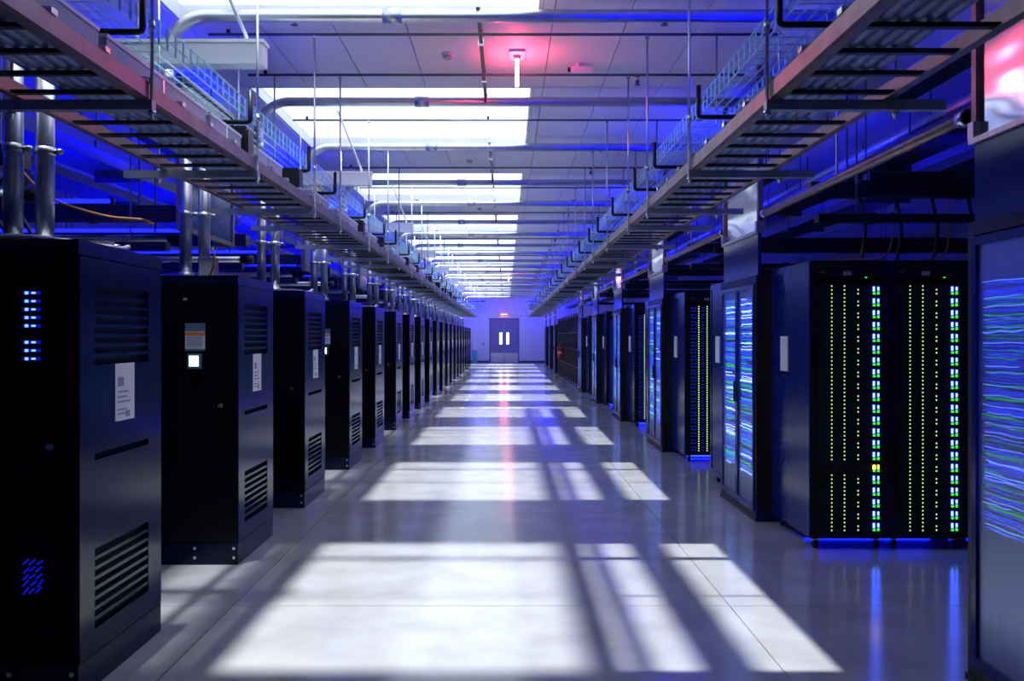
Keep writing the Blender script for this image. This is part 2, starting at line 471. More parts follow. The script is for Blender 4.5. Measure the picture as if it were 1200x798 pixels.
# clutter on the cabinet tops
def wig(pts, r, name, m, label, cat, n=6, group=None):
    out = []
    P_ = [Vector(p) for p in pts]
    for i in range(len(P_) - 1):
        p0 = P_[max(0, i - 1)]; p1 = P_[i]; p2 = P_[i + 1]; p3 = P_[min(len(P_) - 1, i + 2)]
        for k in range(6):
            t = k / 6
            out.append(0.5 * ((2 * p1) + (p2 - p0) * t + (2 * p0 - 5 * p1 + 4 * p2 - p3) * t * t + (3 * p1 - p0 - 3 * p2 + p3) * t ** 3))
    out.append(P_[-1])
    return tag(MB().tube(out, r, n).build(name, m), label, cat, group)
wig([(-2.7, 4.02, 2.016), (-2.3, 3.98, 2.016), (-2.12, 4.0, 2.02), (-1.98, 4.25, 2.016), (-1.92, 4.5, 2.016), (-1.93, 4.62, 2.035), (-2.0, 4.72, 2.016)], 0.013, 'flexible_conduit', 'cablewhite', 'white flexible conduit lying along the top edge of the nearest left cabinet', 'conduit')
wig([(-2.05, 6.32, 2.2), (-2.03, 6.3, 2.12), (-2.06, 6.34, 2.05), (-2.10, 6.4, 2.012)], 0.008, 'yellow_cable', 'cableyellow', 'short yellow cable rising from the second left cabinet', 'cable')
for i in (2, 4):
    wig([(-2.5, CY[i] + 0.1, 2.012), (-2.2, CY[i] + 0.08, 2.012), (-2.0, CY[i] + 0.15, 2.012), (-1.93, CY[i] + 0.5, 2.012), (-1.95, CY[i] + 0.8, 2.05)], 0.012, 'flexible_conduit', 'cablewhite', 'white flexible conduit on top of the %s left cabinet' % ORD[i], 'conduit')
jb = thing('junction_box', 'grey junction box standing on the second left cabinet beside its conduits', 'box', (-2.12, 6.45, 2.0))
B(-0.05, 0.05, -0.06, 0.06, 0, 0.13).build('box_body', 'grey', jb); B(-0.053, 0.053, -0.063, 0.063, 0.13, 0.14).build('box_lid', 'galv', jb)
jb = thing('junction_box', 'small steel connector box on the far edge of the nearest left cabinet', 'box', (-2.08, 4.66, 2.0))
B(-0.05, 0.05, -0.04, 0.04, 0, 0.07).build('box_body', 'grey', jb); MB().tube([(0.05, 0, 0.035), (0.09, 0, 0.035)], 0.02, 8).build('cable_gland', 'bolt', jb)

# ------------------------------------------------------------------ ladder trays, hangers, baskets
LZ = 2.57
HY = [2.15, 3.70, 5.27, 6.84, 7.9, 9.55] + [round(11.1 + 4.45 * k + o, 2) for k in range(8) for o in (0.0, 1.15, 2.8)]
HY = [y for y in HY if y < 44.5]
def ladder(side, xi, xo, label):
    t = thing('cable_ladder', label, 'cable ladder', (0, 0, LZ))
    Y0, Y1 = 1.2, 44.6
    for x in (xi, xo):
        s = 1 if x > 0 else -1
        out = s if abs(x) == abs(xo) else -s
        m = B(x - 0.012, x + 0.012, Y0, Y1, -0.02, 0.045)
        m.box(min(x, x - out * 0.035), max(x, x - out * 0.035), Y0, Y1, -0.026, -0.020)
        m.build('side_rail', 'rail', t)
    a, b = min(xi, xo) + 0.012, max(xi, xo) - 0.012
    rm = B(a, b, -0.014, 0.014, -0.016, 0.0).mesh('rung', 'rung')
    y = Y0 + 0.1; far = MB()
    while y < Y1:
        if y < 30: obj('rung', rm, t, (0, y, 0))
        else: far.box(a, b, y - 0.014, y + 0.014, -0.016, 0.0)
        y += 0.26
    f = far.build('rungs_beyond', 'rung', t); f['kind'] = 'stuff'
    sgn = 1 if xi > 0 else -1
    e = xo + sgn * 0.22
    ch = B(min(xi - sgn * 0.03, e), max(xi - sgn * 0.03, e), -0.022, 0.022, -0.068, -0.027).mesh('support_channel', 'channel')
    rod = {}
    L = 3.85 - LZ
    rmesh = MB().tube([(0, 0, -0.10), (0, 0, L)], 0.0075, 8).mesh('hanger_rod', 'galv')
    nut = MB().tube([(0, 0, -0.085), (0, 0, -0.069)], 0.016, 6).mesh('nut', 'bolt')
    rc = MB().tube([(0, 0, 0.26), (0, 0, 0.30)], 0.013, 8).mesh('rod_coupler', 'bolt')
    for y in HY:
        obj('support_channel', ch, t, (0, y, 0))
        for x in (xi - sgn * 0.022, xo + sgn * 0.022):
            o = obj('hanger_rod', rmesh, t, (x, y, 0)); obj('nut', nut, o); obj('rod_coupler', rc, o)
    clip = B(-0.018, 0.018, -0.02, 0.02, 0.0455, 0.065).mesh('rail_clip', 'bolt')
    y = Y0 + 0.15
    while y < 20:
        obj('rail_clip', clip, t, (xi, y, 0)); y += 0.39
    return t
lad_l = ladder(-1, -1.47, -2.0, 'long steel cable ladder hung above the left cabinets')
lad_r = ladder(1, 1.09, 1.57, 'long steel cable ladder hung above the right racks')
def basket(x0, x1, z, label):
    t = thing('wire_basket', label, 'cable basket', (0, 0, z))
    w = MB(); r = 0.005; h = 0.10
    for x in [x0 + (x1 - x0) * i / 5 for i in range(6)]:
        w.tube([(x, 1.2, 0), (x, 44.5, 0)], r, 4)
    for x in (x0, x1):
        for zz in (0.045, h): w.tube([(x, 1.2, zz), (x, 44.5, zz)], r, 4)
    y = 1.25
    while y < 44.5:
        w.tube([(x0 - .004, y, h), (x0 - .004, y, -.005), (x1 + .004, y, -.005), (x1 + .004, y, h)], r, 4)
        y += 0.10 if y < 16 else 0.2
    o = w.build('wire_mesh', 'basket', t); o['kind'] = 'stuff'
    inn = x0 if abs(x0) < abs(x1) else x1
    outx = x1 if inn == x0 else x0
    s = 1 if outx > inn else -1
    jm = MB().tube([(inn - s * 0.022, 0, 0.16), (inn - s * 0.022, 0, -0.005), (inn - s * 0.018, 0, -0.02), (inn - s * 0.005, 0, -0.025), (outx + s * 0.05, 0, -0.025)], 0.014, 8).mesh('bracket', 'blackmetal')
    for y in HY:
        obj('bracket', jm, t, (0, y + 0.03, 0))
    return t
basket(-1.83, -1.52, 2.86, 'wire basket tray on black brackets above the left cable ladder')
basket(1.15, 1.40, 2.89, 'wire basket tray on black brackets above the right cable ladder')
# cables on the ladders
for side, xsx in ((-1, [-1.79, -1.74, -1.69, -1.64, -1.59, -1.54]), (1, [1.14, 1.19, 1.24, 1.29, 1.34, 1.39])):
    for j, x in enumerate(xsx):
        pts = []
        y = 1.3; ph = R.uniform(0, 6)
        while y < 44.4:
            pts.append((x + 0.002 * math.sin(y * 1.3 + ph), y, LZ + 0.025 + 0.002 * math.sin(y * 12 + ph)))
            y += 0.5
        tag(MB().tube(pts, 0.022, 8).build('power_cable', 'cable'),
            'thick blue-grey power cable lying in the %s ladder, %s from the aisle' % ('left' if side < 0 else 'right', ORD[5 - j if side < 0 else j]), 'cable', 'cables in the %s ladder' % ('left' if side < 0 else 'right'))
# raceway boxes and tap-off boxes under the left basket
rw = [(2.2, 3.35), (3.42, 4.55), (4.62, 5.15), (5.4, 6.1), (7.0, 7.7), (8.1, 9.2), (9.8, 10.6), (11.4, 12.1), (12.5, 13.6), (14.2, 15.2), (15.7, 17.0)]
for i, (a, b) in enumerate(rw):
    t = thing('cable_raceway', 'grey raceway box on the left cable ladder, %s from the viewer' % ORD[i], 'raceway', (-1.56, a, LZ + 0.055), 'grey raceway boxes')
    B(-0.05, 0.05, 0, b - a, 0, 0.085).build('raceway_body', 'grey', t)
    B(-0.054, 0.054, -0.004, b - a + 0.004, 0.085, 0.10).build('raceway_lid', 'white', t)
    B(0.05, 0.053, (b - a) / 2 - .01, (b - a) / 2 + .01, 0, 0.085).build('raceway_clip', 'bolt', t)
for i, y in enumerate((5.2, 6.5, 9.45, 11.0, 13.85, 15.4, 18.2, 20.4, 22.6, 24.9, 27.1)):
    t = thing('tap_off_box', 'black tap-off box on the left cable ladder, %s from the viewer' % ORD[i], 'box', (-1.56, y, LZ + 0.055), 'black tap-off boxes')
    B(-0.06, 0.06, 0.02, 0.17, 0, 0.17).build('box_body', 'blackmetal', t); B(0.06, 0.066, 0.04, 0.15, 0.02, 0.15).build('box_cover', 'blackmetal', t)
# white suspended troughs over the left tray
for i, y in enumerate((5.40, 9.68, 14.03, 18.5, 22.92, 27.38, 31.82)):
    t = thing('white_trough', 'white box channel hung across the left trays, %s from the viewer' % ORD[i], 'channel', (0, y, 3.19), 'white cross channels')
    B(-2.38, -1.44, -0.06, 0.06, 0.0, 0.125).build('trough_body', 'white', t)
    B(-2.39, -1.43, -0.066, 0.066, 0.125, 0.145).build('trough_lid', 'white', t)
    MB().tube([(-1.55, 0, 0.145), (-1.55, 0, 0.18), (-1.72, -0.45, 0.70)], 0.011, 8).build('brace_rod', 'white', t)
    MB().tube([(-2.2, 0, 0.145), (-2.2, 0, 0.71)], 0.008, 8).build('hanger_rod', 'galv', t)
# cross ladder tray at the end of the hall
t = thing('cross_ladder', 'steel cable ladder crossing the aisle before the end door', 'cable ladder', (0, 44.75, LZ))
for y in (0.0, 0.5): B(-2.0, 1.58, y, y + 0.024, -0.02, 0.08).build('side_rail', 'galv', t)
for k in range(15): B(-1.95 + 0.25 * k, -1.92 + 0.25 * k, 0.024, 0.5, -0.016, 0).build('rung', 'rung', t)
for x in (-1.3, -0.4, 0.5):
    MB().tube([(x, -0.02, -0.03), (x, -0.02, 1.33)], 0.012, 6).build('hanger_rod', 'galv', t)

# ------------------------------------------------------------------ transverse conduits and struts under the ceiling
PY = [4.0, 6.2] + [v for k in range(10) for v in (8.47 + PER * k, 10.5 + PER * k)]
for i, y in enumerate(PY):
    zp = 3.775
    r0 = 0.28
    pts = [(-2.32, 0, 2.95), (-2.32, 0, zp - r0)] + [(p[0], 0, p[2]) for p in arc(-2.32 + r0, zp - r0, r0, PI, PI / 2, 0, 9)][1:] + [(2.9, 0, zp)]
    t = thing('ceiling_conduit', 'steel conduit crossing under the ceiling and bending down on the left, %s from viewer' % ORD[i], 'conduit', (0, y, 0), 'conduits crossing the ceiling')
    MB().tube(pts, 0.043, 14).build('pipe', 'conduit', t)
    xc = R.uniform(-1.2, -0.6)
    MB().tube([(xc, 0, zp), (xc + 0.13, 0, zp)], 0.049, 14).build('coupling', 'galv', t)
    MB().tube([(-2.32, 0, 3.3), (-2.32, 0, 3.4)], 0.049, 14).build('coupling', 'galv', t)
    for x in (-0.19, 1.9):
        B(x - 0.015, x + 0.015, -0.055, 0.055, zp + 0.044, zp + 0.056).box(x - 0.006, x + 0.006, -0.006, 0.006, zp + 0.056, 3.90).build('pipe_clamp', 'bolt', t)
for i, y in enumerate([y for y in HY if y > 2.5]):
    t = thing('ceiling_strut', 'thin strut under the ceiling carrying hanger rods, %s from the viewer' % ORD[i], 'strut', (0, y, 3.85), 'struts carrying the hanger rods')
    MB().tube([(-2.25, 0, 0.012), (2.1, 0, 0.012)], 0.011, 8).build('strut_bar', 'strut', t)
    for x in (-2.1, -0.19, 2.0):
        B(x - 0.012, x + 0.012, -0.012, 0.012, 0.022, 0.05).build('strut_foot', 'blackmetal', t)
    for x in (-1.448, 1.068): MB().tube([(x, 0, -0.02), (x, 0, 0.005)], 0.014, 8).build('rod_coupler', 'bolt', t)
for k in range(11):
    a, b = (6.25 + PER * k, 8.42 + PER * k) if k else (6.25, 8.42)
    t = thing('longitudinal_strut', 'dark strut along the ceiling centre in bay %s from the viewer' % ORD[k], 'strut', (-0.19, a, 3.80), 'dark centre struts')
    B(-0.014, 0.014, 0.06, b - a - 0.05, 0.0, 0.03).build('strut_bar', 'blackmetal', t)
    for q in (0.62, 1.62):
        B(-0.022, 0.022, q - 0.03, q + 0.03, -0.006, 0.036).build('strut_joint', 'bolt', t)
    MB().tube([(0, b - a - 0.02, -0.05), (0, b - a - 0.02, 0.09)], 0.012, 8).build('end_bolt', 'redpaint', t)
# sprinklers, detectors
spk = []
for k in range(9):
    for (x, yy) in ((-1.52, 6.5), (1.14, 6.5), (1.17, 8.05)):
        spk.append((x, yy + PER * k))
proto_s = None
for i, (x, y) in enumerate(spk):
    if proto_s is None:
        proto_s = thing('sprinkler_head', 'x', 'sprinkler')
        MB().tube([(0, 0, 0), (0, 0, -0.05)], 0.016, 8).build('stem', 'bolt', proto_s)
        MB().tube([(0, 0, -0.003), (0, 0, 0)], 0.035, 12).build('escutcheon', 'strut', proto_s)
        MB().tube([(0, 0, -0.05), (0, 0, -0.075)], [0.022, 0.012], 8).tube([(0, 0, -0.085), (0, 0, -0.082)], 0.028, 10).tube([(0.012, 0, -0.05), (0.004, 0, -0.085)], 0.004, 4).tube([(-0.012, 0, -0.05), (-0.004, 0, -0.085)], 0.004, 4).build('deflector', 'strut', proto_s)
        o = proto_s
    else: o = copy_tree(proto_s)
    o.location = (x, y, CEIL)
    side = 'left of the aisle' if x < 0 else ('right of the aisle, near side of bay' if i % 3 == 1 else 'right of the aisle, far side of bay')
    tag(o, 'ceiling sprinkler head %s, %s bay' % (side, ORD[i // 3]), 'sprinkler', 'ceiling sprinkler heads')
for k in range(6):
    t = thing('smoke_detector', 'round smoke detector on the ceiling panel left of centre, %s bay' % ORD[k], 'detector', (-0.48, 7.43 + PER * k, CEIL), 'smoke detectors')
    MB().tube([(0, 0, 0), (0, 0, -0.02)], 0.05, 16).build('detector_base', 'white', t); MB().tube([(0, 0, -0.02), (0, 0, -0.045)], [0.042, 0.03], 16).build('detector_head', 'grey', t)
# red lamps
for i, (x, y, st) in enumerate(((0.09, 7.42, 1), (0.10, 33.3, 1))):
    t = thing('red_warning_lamp', ['red glowing tube lamp hanging from the near ceiling', 'far red lamp under the ceiling near the end of the hall'][i], 'lamp', (x, y, CEIL))
    B(-0.065, 0.065, -0.11, 0.11, -0.02, 0).build('lamp_base', 'white', t)
    MB().tube([(0, 0, -0.02), (0, 0, -0.05)], 0.026, 10).build('lamp_socket', 'white', t)
    MB().tube([(0, 0, -0.05), (0, 0, -0.27)], 0.013, 10).build('lamp_tube', 'red_lamp', t)
t = thing('ceiling_camera', 'small ceiling camera beside the near red lamp', 'camera', (0.60, 7.7, CEIL))
B(-0.02, 0.02, -0.02, 0.02, -0.03, 0).build('mount', 'white', t); B(-0.05, 0.13, -0.03, 0.03, -0.075, -0.03).build('housing', 'white', t); MB().tube([(-0.05, 0, -0.052), (-0.075, 0, -0.052)], 0.02, 10).build('lens', 'blackmetal', t)
t = thing('exit_light', 'red glowing emergency light above the double door', 'lamp', (-0.12, YB - 0.06, 2.72))
B(-0.20, 0.20, 0.0, 0.06, 0, 0.2).build('light_housing', 'white', t); B(-0.17, 0.17, -0.03, 0.0, 0.03, 0.17).build('light_lens', 'red_exit', t)
t = thing('wall_control', 'small dark control box on the end wall left of the door', 'control box', (-1.35, YB, 1.05)); B(-0.05, 0.05, -0.04, 0, 0, 0.14).build('control_body', 'base', t); B(-0.03, 0.03, -0.045, -0.04, 0.03, 0.11).build('control_face', 'grey', t)
t = thing('teal_cabinet', 'pale teal enclosure standing against the end wall left of the door', 'cabinet', (-1.85, YB - 0.35, 0)); B(-0.16, 0.14, 0, 0.33, 0, 0.75).build('enclosure_base', 'cyanbox', t); B(-0.13, 0.11, 0.1, 0.33, 0.75, 1.35).build('enclosure_top', 'white', t)
t = thing('wall_socket', 'small socket plate on the end wall right of the door', 'socket', (1.35, YB, 0.42)); B(-0.05, 0.05, -0.012, 0, 0, 0.10).build('socket_plate', 'grey', t); B(-0.025, 0.025, -0.015, -0.012, 0.02, 0.08).build('socket_face', 'white', t)

# ------------------------------------------------------------------ right row
RX = 2.25
def make_rack(front):
    # origin: floor, aisle-side near corner; width along +x, depth along +y
    W, D, Z0, Z1 = 0.567, 0.95, 0.085, 2.14
    r = thing('server_rack', 'x', 'server rack')
    f = MB()
    f.box(0.012, W - 0.008, 0.06, D - 0.01, Z0 + 0.03, Z1 - 0.03)
    f.build('body', 'cabdark', r)
    fr = MB().box(0, 0.045, 0, 0.05, Z0, Z1).box(W - 0.045, W, 0, 0.05, Z0, Z1).box(0.045, W - 0.045, 0, 0.05, Z0, Z0 + 0.04).box(0.045, W - 0.045, 0, 0.05, Z1 - 0.13, Z1)
    fr.box(0, W, 0.05, D, Z1 - 0.03, Z1).box(0, W, 0.05, D, Z0, Z0 + 0.03)
    fr.build('rack_frame', 'blackmetal', r)
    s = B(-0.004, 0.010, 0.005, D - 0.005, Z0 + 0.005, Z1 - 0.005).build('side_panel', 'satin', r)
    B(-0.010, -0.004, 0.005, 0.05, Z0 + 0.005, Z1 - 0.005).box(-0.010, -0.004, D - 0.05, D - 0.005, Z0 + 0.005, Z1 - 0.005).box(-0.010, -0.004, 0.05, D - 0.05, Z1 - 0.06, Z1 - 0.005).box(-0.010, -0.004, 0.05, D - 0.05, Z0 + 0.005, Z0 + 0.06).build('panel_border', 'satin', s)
    B(-0.012, -0.004, 0.52, 0.70, 1.30, 1.58).build('paper_label', 'paper', r)
    for (x, y) in ((0.06, 0.08), (W - 0.06, 0.08), (0.06, D - 0.08), (W - 0.06, D - 0.08)):
        c = MB().tube([(x - 0.015, y, 0.034), (x + 0.015, y, 0.034)], 0.034, 12).build('caster', 'rubber', r)
        B(x - 0.022, x + 0.022, y - 0.02, y + 0.02, 0.05, Z0).build('caster_fork', 'bolt', c)
    return r, W, D, Z0, Z1
NU = 21
def units_near(r):
    pitch = 0.0874
    face = B(0.05, 0.517, 0.008, 0.06, 0.002, pitch - 0.003).mesh('server_unit', 'cabdark')
    g = MB()
    for x in (0.158, 0.252):
        for q in range(3): g.box(x - .0042, x + .0042, 0.004, 0.008, 0.010 + q * 0.0291, 0.019 + q * 0.0291)
    for q in (0.012, 0.041): g.box(0.353 - .0042, 0.353 + .0042, 0.004, 0.008, q, q + 0.010)
    g = g.mesh('indicator_lights', 'led_green')
    w = B(0.462, 0.476, 0.003, 0.008, 0.034, 0.068).box(0.496, 0.508, 0.003, 0.008, 0.040, 0.066).mesh('status_light', 'led_white')
    s = B(0.462, 0.480, 0.003, 0.008, 0.010, 0.026).box(0.494, 0.510, 0.003, 0.008, 0.010, 0.032).mesh('status_light', 'led_green2')
    return pitch, face, g, w, s
def units_far(r):
    pitch = 0.0874
    face = B(0.05, 0.517, 0.008, 0.06, 0.002, pitch - 0.003).mesh('server_unit', 'cabdark')
    b = MB()
    for x in (0.085, 0.125, 0.22, 0.34, 0.40, 0.46):
        for q in (0.012, 0.05): b.box(x - .012, x + .012, 0.004, 0.008, q, q + 0.014)
    g = MB()
    for x in (0.17, 0.275):
        for q in range(3): g.box(x - .006, x + .006, 0.003, 0.008, 0.008 + q * 0.029, 0.022 + q * 0.029)
    return pitch, face, g.mesh('indicator_lights', 'led_green'), b.mesh('status_light', 'led_rowblue'), None
def fill(r, U, amber=False):
    pitch, face, g, w, s = U
    for i in range(NU):
        u = obj('server_unit', face, r, (0, 0, 0.13 + i * pitch))
        if not (amber and i == 5):
            o = obj('indicator_lights', g, u); o['kind'] = 'stuff'
        if amber and i == 5:
            am = B(0.462, 0.480, 0.003, 0.008, 0.030, 0.060).box(0.496, 0.508, 0.003, 0.008, 0.036, 0.060).mesh('status_light', 'led_amber')
            obj('status_light', am, u)
        else: obj('status_light', w, u)
        if s is not None: obj('status_light', s, u)
    dz = 2.03
    B(0.24, 0.30, -0.004, 0, dz, dz + 0.03).build('nameplate', 'grey', r)
    B(0.07, 0.11, -0.002, 0, dz + 0.02, dz + 0.03).build('badge', 'bluelabel', r)
    B(0.40, 0.415, -0.002, 0, dz - .02, dz - .012).build('power_light', 'led_green2', r)
def rack_at(r, x, y, label, first=False):
    r.location = (x, y, 0); tag(r, label, 'server rack', 'server racks on the right'); return r
AY = [6.68, 11.35, 15.8, 20.25, 24.55]
pa, W, D, Z0, Z1 = make_rack('near')
pb_, *_ = make_rack('plain')
# plain rack first (row B copies), then fronts
pf, *_ = make_rack('far')
Un = units_near(None); Uf = units_far(None)
fill(pf, Uf)
fill(pa, Un, amber=True)
pa2 = make_rack('near2')[0]; fill(pa2, Un)
pos_word = ['beside the aisle', 'second from aisle', 'third in from the aisle']
rack_at(pa, RX, AY[0], 'near black rack beside the aisle with green and blue lights and one amber light')
rack_at(pa2, RX + W + 0.012, AY[0], 'near black rack with columns of green and blue lights, second in from aisle')
rack_at(copy_tree(pa2), RX + 2 * (W + 0.012), AY[0], 'near black rack with green lights mostly hidden behind the nearest mesh door')
for k in range(1, 5):
    for q in range(2):
        o = pf if (k == 1 and q == 0) else copy_tree(pf)
        rack_at(o, RX + q * (W + 0.012), AY[k], 'rack with blue and yellow-green lights, %s rack row, %s' % (ORD[k], pos_word[q]))
EY = [2.92, 7.70, 12.33, 16.78, 21.23, 25.53, 39.4, 43.85, 48.3]
EL = 1.25
BY = [8.97, 13.60, 18.05, 22.50]
for k, y in enumerate(BY):
    for q in range(2):
        o = pb_ if (k == 0 and q == 0) else copy_tree(pb_)
        rack_at(o, RX + q * (W + 0.012), y, 'plain dark rack just beyond the %s mesh door, %s' % (ORD[k + 1], pos_word[q]))
# blue glow bars under the near rack rows
for k, y in enumerate(AY):
    t = thing('floor_glow_bar', 'blue glowing bar on the floor under the %s rack row' % ORD[k], 'light', (RX + 0.1, y + 0.45, 0), 'blue glow bars under the racks')
    B(0, 1.0, 0, 0.03, 0, 0.012).build('bar_body', 'blackmetal', t); B(0.01, 0.99, 0.002, 0.028, 0.012, 0.022).build('bar_light', 'led_blue_under', t)

def strands(length, z0, z1, seed, dens, thin=1.0):
    rr = random.Random(seed)
    out = {'strand_blue': MB(), 'strand_white': MB(), 'strand_green': MB()}
    z = z0
    while z < z1:
        key = rr.choices(list(out), [0.62, 0.16, 0.22])[0]
        fz = (z - z0) / (z1 - z0)
        if rr.random() < dens:
            a = rr.uniform(0, 0.04) + (rr.uniform(0, 0.3) if rr.random() < .25 else 0); b = length - rr.uniform(0, 0.04)
            ph = rr.uniform(0, 6); am = rr.uniform(0.001, 0.0035); slope = rr.uniform(-0.006, 0.006)
            xd = 0.012 + rr.uniform(0, .015)
            pts = [(xd, a + (b - a) * i / 10, z + am * math.sin(ph + i * 1.1) + slope * i / 10) for i in range(11)]
            out[key].tube(pts, thin * rr.uniform(0.0025, 0.006), 4)
        z += thin * rr.uniform(0.009, 0.017)
    return out
def make_enclosure(seed):
    # origin: floor, aisle face, near end; doors on x = 0 facing the aisle (-x)
    L = EL
    r = thing('aisle_enclosure', 'x', 'enclosure')
    f = MB()
    f.box(0, 0.06, 0, 0.05, 0.03, 2.10).box(0, 0.06, L - 0.05, L, 0.03, 2.10).box(0, 0.06, 0.05, L - 0.05, 2.04, 2.10).box(0, 0.06, 0.05, L - 0.05, 0.03, 0.07)
    f.build('frame', 'blackmetal', r)
    B(-0.01, 0.07, -0.01, L + 0.01, 0, 0.03).build('sill', 'blackmetal', r)
    B(0.06, 0.5, -0.002, 0.03, 0.0, 2.1).build('near_side_panel', 'cabdark', r)
    B(0.06, 0.5, L - 0.03, L + 0.002, 0.0, 2.1).build('far_side_panel', 'satin', r)
    B(0.16, 0.19, 0.03, L - 0.03, 0.02, 2.1).build('inner_panel', 'cabdark', r)
    w = (L - 0.10) / 2
    for q in range(2):
        y0 = 0.05 + q * w
        dm = MB().box(-0.012, 0.02, y0 + 0.003, y0 + 0.04, 0.08, 2.03).box(-0.012, 0.02, y0 + w - 0.04, y0 + w - 0.003, 0.08, 2.03).box(-0.012, 0.02, y0 + 0.04, y0 + w - 0.04, 0.08, 0.13).box(-0.012, 0.02, y0 + 0.04, y0 + w - 0.04, 1.99, 2.03)
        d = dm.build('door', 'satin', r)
        B(0.0, 0.004, y0 + 0.04, y0 + w - 0.04, 0.13, 1.99).build('mesh_pane', 'mesh', d)
        hy = y0 + (w - 0.03 if q == 0 else 0.03)
        B(-0.03, -0.012, hy - 0.008, hy + 0.008, 0.98, 1.16).build('door_handle', 'blackmetal', d)
        for key, m in strands(w - 0.085, 0.72 if seed == 1 else 0.36, 1.82 if seed == 1 else 1.93, seed * 7 + q, 0.9, 0.5 if seed == 1 else 1.0).items():
            m2 = MB(); m2.v = [(v[0], v[1] + y0 + 0.042, v[2]) for v in m.v]; m2.f = m.f; m2.smooth = m.smooth
            o = m2.build('light_strands', key + ('_near' if seed == 1 else ''), d); o['kind'] = 'stuff'
    # header panel, mirror sheet and posts above the doors
    B(0.02, 0.05, 0.02, L - 0.02, 2.10, 2.46).build('header_panel', 'satin', r)
    B(0.0, 0.07, -0.0, L, 2.46, 2.485).build('header_trim', 'galv', r)
    cs = MB().sheet(lambda u, v: (0.035 + 0.006 * math.sin(v * 9) * math.sin(u * 3.1), 0.04 + u * (L - 0.08), 2.485 + v * 1.19), 10, 30)
    n0 = len(cs.v)
    cs.sheet(lambda u, v: (0.045 + 0.006 * math.sin(v * 9) * math.sin(u * 3.1), L - 0.04 - u * (L - 0.08), 2.485 + v * 1.19), 10, 30)
    cs.build('mirror_sheet', 'foil', r)
    for y in (0.0, L - 0.04):
        p = B(0.015, 0.06, y, y + 0.04, 2.485, 3.89).build('post', 'rail', r)
        B(0.0, 0.075, y - 0.005, y + 0.045, 2.485, 2.56).build('post_bracket', 'galv', p)
    B(0.0, 0.07, 0.0, L, 3.675, 3.70).build('top_rail', 'galv', r)
    return r
Ep = [make_enclosure(1), make_enclosure(2), make_enclosure(5)]
for k, y in enumerate(EY):
    o = Ep[k] if k < 3 else copy_tree(Ep[1 + k % 2])
    o.location = (2.13, y, 0)
    lab = {0: 'nearest mesh double door with blue and green strands, cut off by the picture edge', 1: 'mesh double door just beyond the near rack with the amber light',
           8: 'farthest mesh double door on the right, beside the end wall'}.get(k, 'glowing mesh double door, %s from the viewer on the right' % ORD[k])
    tag(o, lab, 'enclosure', 'mesh door enclosures on the right')
# red tell-tale light on the fourth enclosure
# black busways running into the right and left rows, pipes and hanging cables
def busway(name, x0, x1, y, z, label, h=0.11, d=0.14):
    t = thing(name, label, 'busway', (0, y, z))
    B(x0, x1, -d / 2, d / 2, 0, h).build('busway_housing', 'blackmetal', t)
    n = int((x1 - x0) / 0.8)
    for i in range(n):
        x = x0 + 0.4 + i * 0.8
        B(x - 0.03, x + 0.03, -d / 2 - 0.012, d / 2 + 0.012, -0.01, h + 0.01).build('busway_joint', 'blackmetal', t)
    for x in (x0 + 0.3, x1 - 0.3):
        B(x - 0.006, x + 0.006, -0.006, 0.006, h + 0.01, 3.92 - z).build('hanger_rod', 'strut', t)
for k, y in enumerate(AY):
    busway('busway', 2.35, 7.0, y + 0.35, 2.66, 'upper black busway over the %s rack row on the right' % ORD[k])
    busway('busway', 2.35, 7.0, y + 0.16, 2.44, 'lower black busway over the %s rack row on the right' % ORD[k], 0.06, 0.09)
for k, y in enumerate(CY[:9]):
    busway('busway', -7.0, -2.70, y + 1.15, 2.52, 'upper black busway behind the %s left cabinet' % ORD[k], 0.12, 0.16)
    busway('busway', -7.0, -2.70, y + 0.98, 2.26, 'lower black busway behind the %s left cabinet' % ORD[k], 0.07, 0.10)
    t = thing('steel_pipe', 'horizontal steel pipe running left behind the %s left cabinet' % ORD[k], 'pipe', (0, y + 1.36, 2.40)); MB().tube([(-7.0, 0, 0), (-2.72, 0, 0)], 0.035, 10).build('pipe', 'galv', t)
    MB().tube([(-2.83, 0, 0), (-2.70, 0, 0)], 0.045, 10).build('pipe_cap', 'blackmetal', t)
    for x in (-6.5, -2.95): B(x - .006, x + .006, -.006 + 0.0, .006, 0.03, 1.52).build('hanger_rod', 'strut', t)
# side rails of the right row spanning the cold aisles
for k in range(5):
    a = [4.25, 9.0, 13.6, 18.05, 22.5][k]; b = [7.6, 12.2, 16.65, 21.1, 25.4][k]
    t = thing('side_rail_pipe', 'steel rail spanning the gap above the %s cold aisle on the right' % ORD[k], 'rail', (2.17, 0, 2.61))
    MB().tube([(0, a, 0), (0, b, 0)], 0.03, 10).build('pipe', 'rail', t)
    MB().tube([(0, a, 0), (0, a + 0.06, 0)], 0.04, 10).tube([(0, b - 0.06, 0), (0, b, 0)], 0.04, 10).build('pipe_end', 'bolt', t)
    B(-0.006, 0.006, (a + b) / 2, (a + b) / 2 + .012, 0.03, 1.30).build('hanger_rod', 'galv', t)
wig([(2.55, 7.0, 2.15), (2.62, 6.9, 2.17), (2.75, 6.85, 2.16), (2.9, 6.9, 2.2), (3.0, 7.0, 2.4), (3.02, 7.03, 2.64)], 0.006, 'fibre_cable', 'cableorange', 'orange cable looping from the busway to the near rack top beside the aisle', 'cable')
wig([(3.0, 6.9, 2.15), (3.2, 6.85, 2.16), (3.35, 6.9, 2.22), (3.42, 6.98, 2.42), (3.44, 7.0, 2.64)], 0.006, 'fibre_cable', 'cableorange', 'orange cable looping down to the second near rack top', 'cable')
